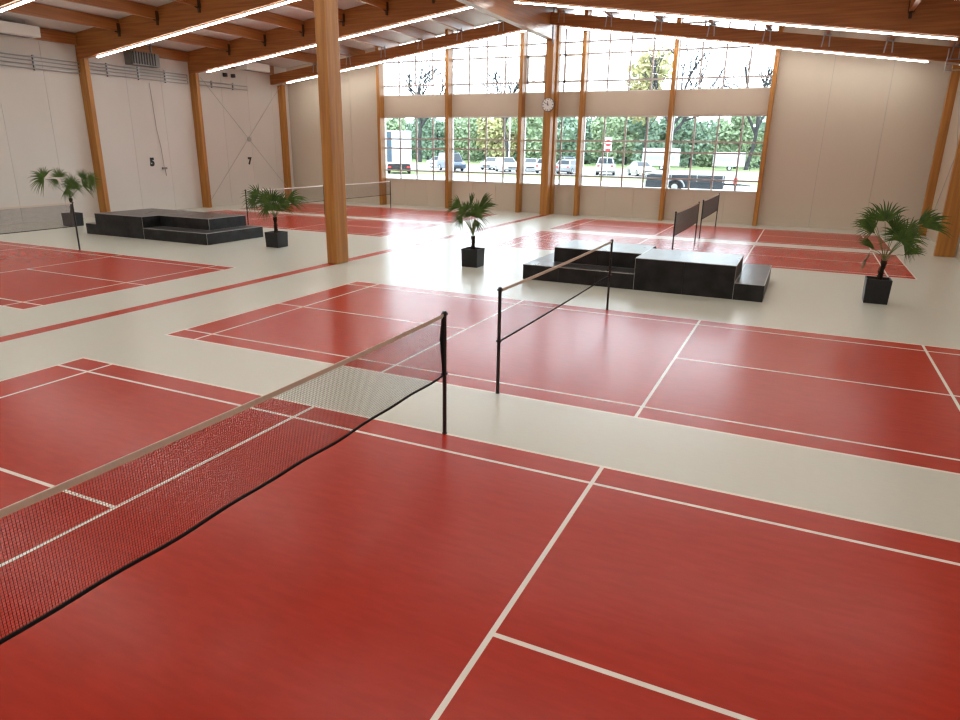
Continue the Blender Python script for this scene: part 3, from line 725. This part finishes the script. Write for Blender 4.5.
# flatbed trailer close to the windows
t = thing('flatbed_trailer', 'dark flatbed trailer parked close outside the right windows', 'trailer', (-3.3, 41.0, GZ), D(4))
m = MB(); m.box(-3.2,1.9,-.98,.98,.26,.62); m.box(-3.2,1.9,-1.0,1.0,.62,.74); m.box(-3.2,1.9,-1.0,-.95,.74,1.08); m.box(-3.2,1.9,.95,1.0,.74,1.08); m.box(-3.2,-3.15,-1.0,1.0,.74,1.08); m.build('bed', M['trailer'], t, bevel=.01)
m = MB(); m.tube([(-3.2,-1.02,1.22),(1.9,-1.02,1.22)], .03, 8); 
for x in (-3.15,-1.5,.2,1.85): m.tube([(x,-1.02,.7),(x,-1.02,1.22)], .025, 8)
m.build('side_rail', M['steel'], t)
m = MB()
for s in (-1,1):
    pts = [(-1.2+.62*math.cos(a), s*1.16, .34+.52*math.sin(a)) for a in [PI*k/12 for k in range(13)]]
    m.tube(pts, .06, 6)
tag(m.build('mudguard', M['carsilver'], t), 'pale curved mudguard')
for s in (-1,1): wheel(t, -1.2, s*1.14, .34)
m = MB(); m.box(1.9,3.0,-.35,.35,.5,.62); m.tube([(3.0,0,.55),(3.6,0,.5)], .05, 8); m.tube([(2.7,.0,0),(2.7,.0,.5)], .035, 8); tag(m.build('drawbar', M['darksteel'], t), 'dark drawbar')
m = MB(); m.box(1.95,2.5,-.5,.5,.64,.95); tag(m.build('tool_box', M['signwhite'], t), 'white box')
m = MB(); m.box(2.505,2.75,-.45,.45,.64,1.0); tag(m.build('lamp_panel', M['lampred'], t), 'red lamp panel')
# no entry sign
t = thing('road_sign', 'round red no entry sign on a grey pole in the car park', 'sign', (-16.2, 66.0, GZ))
m = MB(); m.tube([(0,0,0),(0,0,3.9)], .04, 10); m.build('pole', M['steel'], t)
m = MB(); m.box(-.38,.38,-.05,-.04,2.45,4.0); tag(m.build('back_board', M['signwhite'], t), 'white board')
m = MB(); m.tube([(0,-.055,3.42),(0,-.075,3.42)], .36, 28, smooth=False); so = tag(m.build('disc', M['signred'], t), 'red disc')
m = MB(); m.box(-.26,.26,-.085,-.076,3.36,3.48); tag(m.build('bar', M['signwhite'], so), 'white bar')
m = MB(); m.box(-.3,.3,-.06,-.052,2.6,2.85); tag(m.build('lower_panel', M['signred'], t), 'red lower panel')
# lamp posts
for x, y, lab in ((-37.0, 88.0, 'tall white lamp post left of the clock column outside'), (-33.3, 95.0, 'thin white sign pole right of the clock column outside')):
    t = thing('lamp_post', lab, 'lamp post', (x, y, GZ), 0, 'outdoor poles')
    m = MB(); m.tube([(0,0,0),(0,0,7.5)], [.09,.05], 10); m.build('pole', M['signwhite'], t)
    m = MB(); m.box(-.18,.18,-.7,.12,7.48,7.6); m.build('lamp_head', M['signwhite'], t)

# trees
def leaf_tree(label, x, y, h, r, lm, seed, base=.15, n=1500):
    t = thing('tree', label, 'tree', (x, y, GZ-.02), 0, 'leafy trees beyond the car park'); rnd = random.Random(seed)
    m = MB(); m.tube([(0,0,0),(.1,0,h*.3),(rnd.uniform(-.3,.3),.1,h*.8)], [.25,.18,.05], 8)
    for k in range(7):
        a = rnd.uniform(0,2*PI); z = h*rnd.uniform(.25,.6); m.tube([(0,0,z),(math.cos(a)*r*.6,math.sin(a)*r*.6,z+h*.2)], [.08,.02], 5)
    m.build('trunk', M['bark'], t)
    c = MB(); blobs = []
    for k in range(12):
        a = rnd.uniform(0,2*PI); q = rnd.uniform(0,.75)*r; z = h*(base+(1-base)*rnd.uniform(.12,.88))
        blobs.append((math.cos(a)*q, math.sin(a)*q, z, r*rnd.uniform(.35,.6)))
    for k in range(n):
        b = blobs[k % 12]; d = Vector((rnd.gauss(0,1), rnd.gauss(0,1), rnd.gauss(0,1))).normalized()*b[3]*rnd.uniform(.6,1.05)
        p = Vector(b[:3])+d; p.z = max(p.z, .2)
        u = Vector((rnd.gauss(0,1), rnd.gauss(0,1), rnd.gauss(0,1))).normalized(); v = u.orthogonal().normalized(); s = rnd.uniform(.18,.42)
        c.quad(p-u*s-v*s*.6, p+u*s-v*s*.6, p+u*s+v*s*.6, p-u*s+v*s*.6)
    c.build('crown', M[lm], t, fix=False)
kinds = ['tg1','tg2','tg3']; kn = {'tg1':'mid green','tg2':'dark green','tg3':'yellow autumn'}
seq = ['tg3','tg1','tg2','tg1','tg3','tg1','tg2','tg1','tg2','tg2','tg1','tg3','tg1','tg2','tg1','tg2','tg1','tg2','tg1']
on = ['first','second','third','fourth','fifth','sixth','seventh','eighth','ninth','tenth','eleventh','twelfth','thirteenth','fourteenth','fifteenth','sixteenth','seventeenth','eighteenth','nineteenth']
rr = random.Random(11)
for i in range(12):
    leaf_tree(f'{kn[seq[i]]} leafy tree, {on[i]} from the left in the front tree row', -84+7.6*i+rr.uniform(-.3,.3), 120, rr.uniform(8.2,10.8), rr.uniform(3.3,3.7), seq[i], 100+i, .05, 1900)
for i in range(11):
    leaf_tree(f'{kn[seq[i+7]]} leafy tree, {on[i]} from the left in the rear tree row', -90+8.6*i+rr.uniform(-.3,.3), 131, rr.uniform(8.6,11), rr.uniform(3.7,4.1), seq[i+7], 200+i, .05, 1900)
hd = MB(); rh = random.Random(5)
hd.box(-130, 30, 141, 142.5, GZ, 7.5)
for k in range(9000):
    p = Vector((rh.uniform(-130,30), 141-rh.uniform(.0,.8), GZ+7.6*rh.random()**.8 + .6*math.sin(k*.01))); 
    u = Vector((rh.gauss(0,1), rh.gauss(0,1), rh.gauss(0,1))).normalized(); v = u.orthogonal().normalized(); q = rh.uniform(.25,.6)
    hd.quad(p-u*q-v*q*.6, p+u*q-v*q*.6, p+u*q+v*q*.6, p-u*q+v*q*.6)
tag(hd.build('hedge', M['tg2'], fix=False), 'long dense green hedge behind the rows of trees', 'hedge')
leaf_tree('tall pale yellow tree rising into the upper windows right of the centre', -21.8, 110.5, 19.5, 5.2, 'tg3', 55, .4, 1700)
def bare_tree(label, x, y, h, seed, lean=0):
    t = thing('bare_tree', label, 'tree', (x, y, GZ-.02), 0, 'bare trees beyond the car park'); rnd = random.Random(seed)
    m = MB(); br = MB()
    def grow(p, d, ln, r, lv):
        q = p + d*ln; midp = (p+q)/2 + Vector((rnd.uniform(-1,1),rnd.uniform(-1,1),0))*ln*.05
        (m if lv == 0 else br).tube([p, midp, q], [r, r*.85, r*.65], 6 if lv < 2 else 4, cap=False)
        if lv >= 4: return
        for k in range(3 if lv else 4):
            a = rnd.uniform(0,2*PI); tilt = rnd.uniform(.3,.75)
            o = d.orthogonal().normalized(); o2 = d.cross(o)
            nd = (d*math.cos(tilt) + (o*math.cos(a)+o2*math.sin(a))*math.sin(tilt) + Vector((0,0,.12))).normalized()
            st = p.lerp(q, rnd.uniform(.6,1) if k else 1)
            grow(st, nd, ln*rnd.uniform(.6,.8), r*.64, lv+1)
    grow(Vector((0,0,0)), Vector((lean,0,1)).normalized(), h*.36, h*.02, 0)
    m.build('trunk', M['bark'], t, fix=False); br.build('branches', M['bark'], t, fix=False)
bare_tree('bare tree at the left end of the upper windows', -64, 108, 21, 21, .05)
bare_tree('bare tree left of the clock column behind the upper windows', -45.5, 108, 18.5, 22, -.18)
bare_tree('bare tree behind the second upper window from the right', -16.9, 103, 20, 23, .05)
bare_tree('bare tree behind the rightmost upper window', -5.5, 111.5, 19, 24, .15)

# ------------------------------------------------------------------ light, camera, colour
wd = bpy.data.worlds.new('World'); bpy.context.scene.world = wd; wd.use_nodes = True
bg = wd.node_tree.nodes['Background']; bg.inputs[0].default_value = (.80,.91,1.0,1); bg.inputs[1].default_value = 8.0

cd = bpy.data.cameras.new('Camera'); cam = bpy.data.objects.new('Camera', cd); C.objects.link(cam)
cd.sensor_width = 36; cd.lens = 670.4626/960*36; cd.clip_end = 600
pitch, yaw, roll = .30482611, -.43581015, .01582481
f = Vector((math.sin(yaw)*math.cos(pitch), math.cos(yaw)*math.cos(pitch), -math.sin(pitch)))
r = Vector((math.cos(yaw), -math.sin(yaw), 0)); u = r.cross(f)
r2 = r*math.cos(roll)+u*math.sin(roll); u2 = -r*math.sin(roll)+u*math.cos(roll)
mt = Matrix((r2, u2, -f)).transposed().to_4x4(); mt.translation = Vector((3.64701, -8.45766, 3.39895))
cam.matrix_world = mt
sc = bpy.context.scene; sc.camera = cam
sc.view_settings.view_transform = 'Standard'; sc.view_settings.look = 'None'; sc.view_settings.gamma = 1; sc.view_settings.use_curve_mapping = False
sc.view_settings.exposure = 0.0
sc.cycles.use_denoising = True; sc.cycles.filter_width = 1.35
sc.cycles.max_bounces = 10; sc.cycles.diffuse_bounces = 5; sc.cycles.transparent_max_bounces = 32
sc.cycles.sample_clamp_indirect = 8
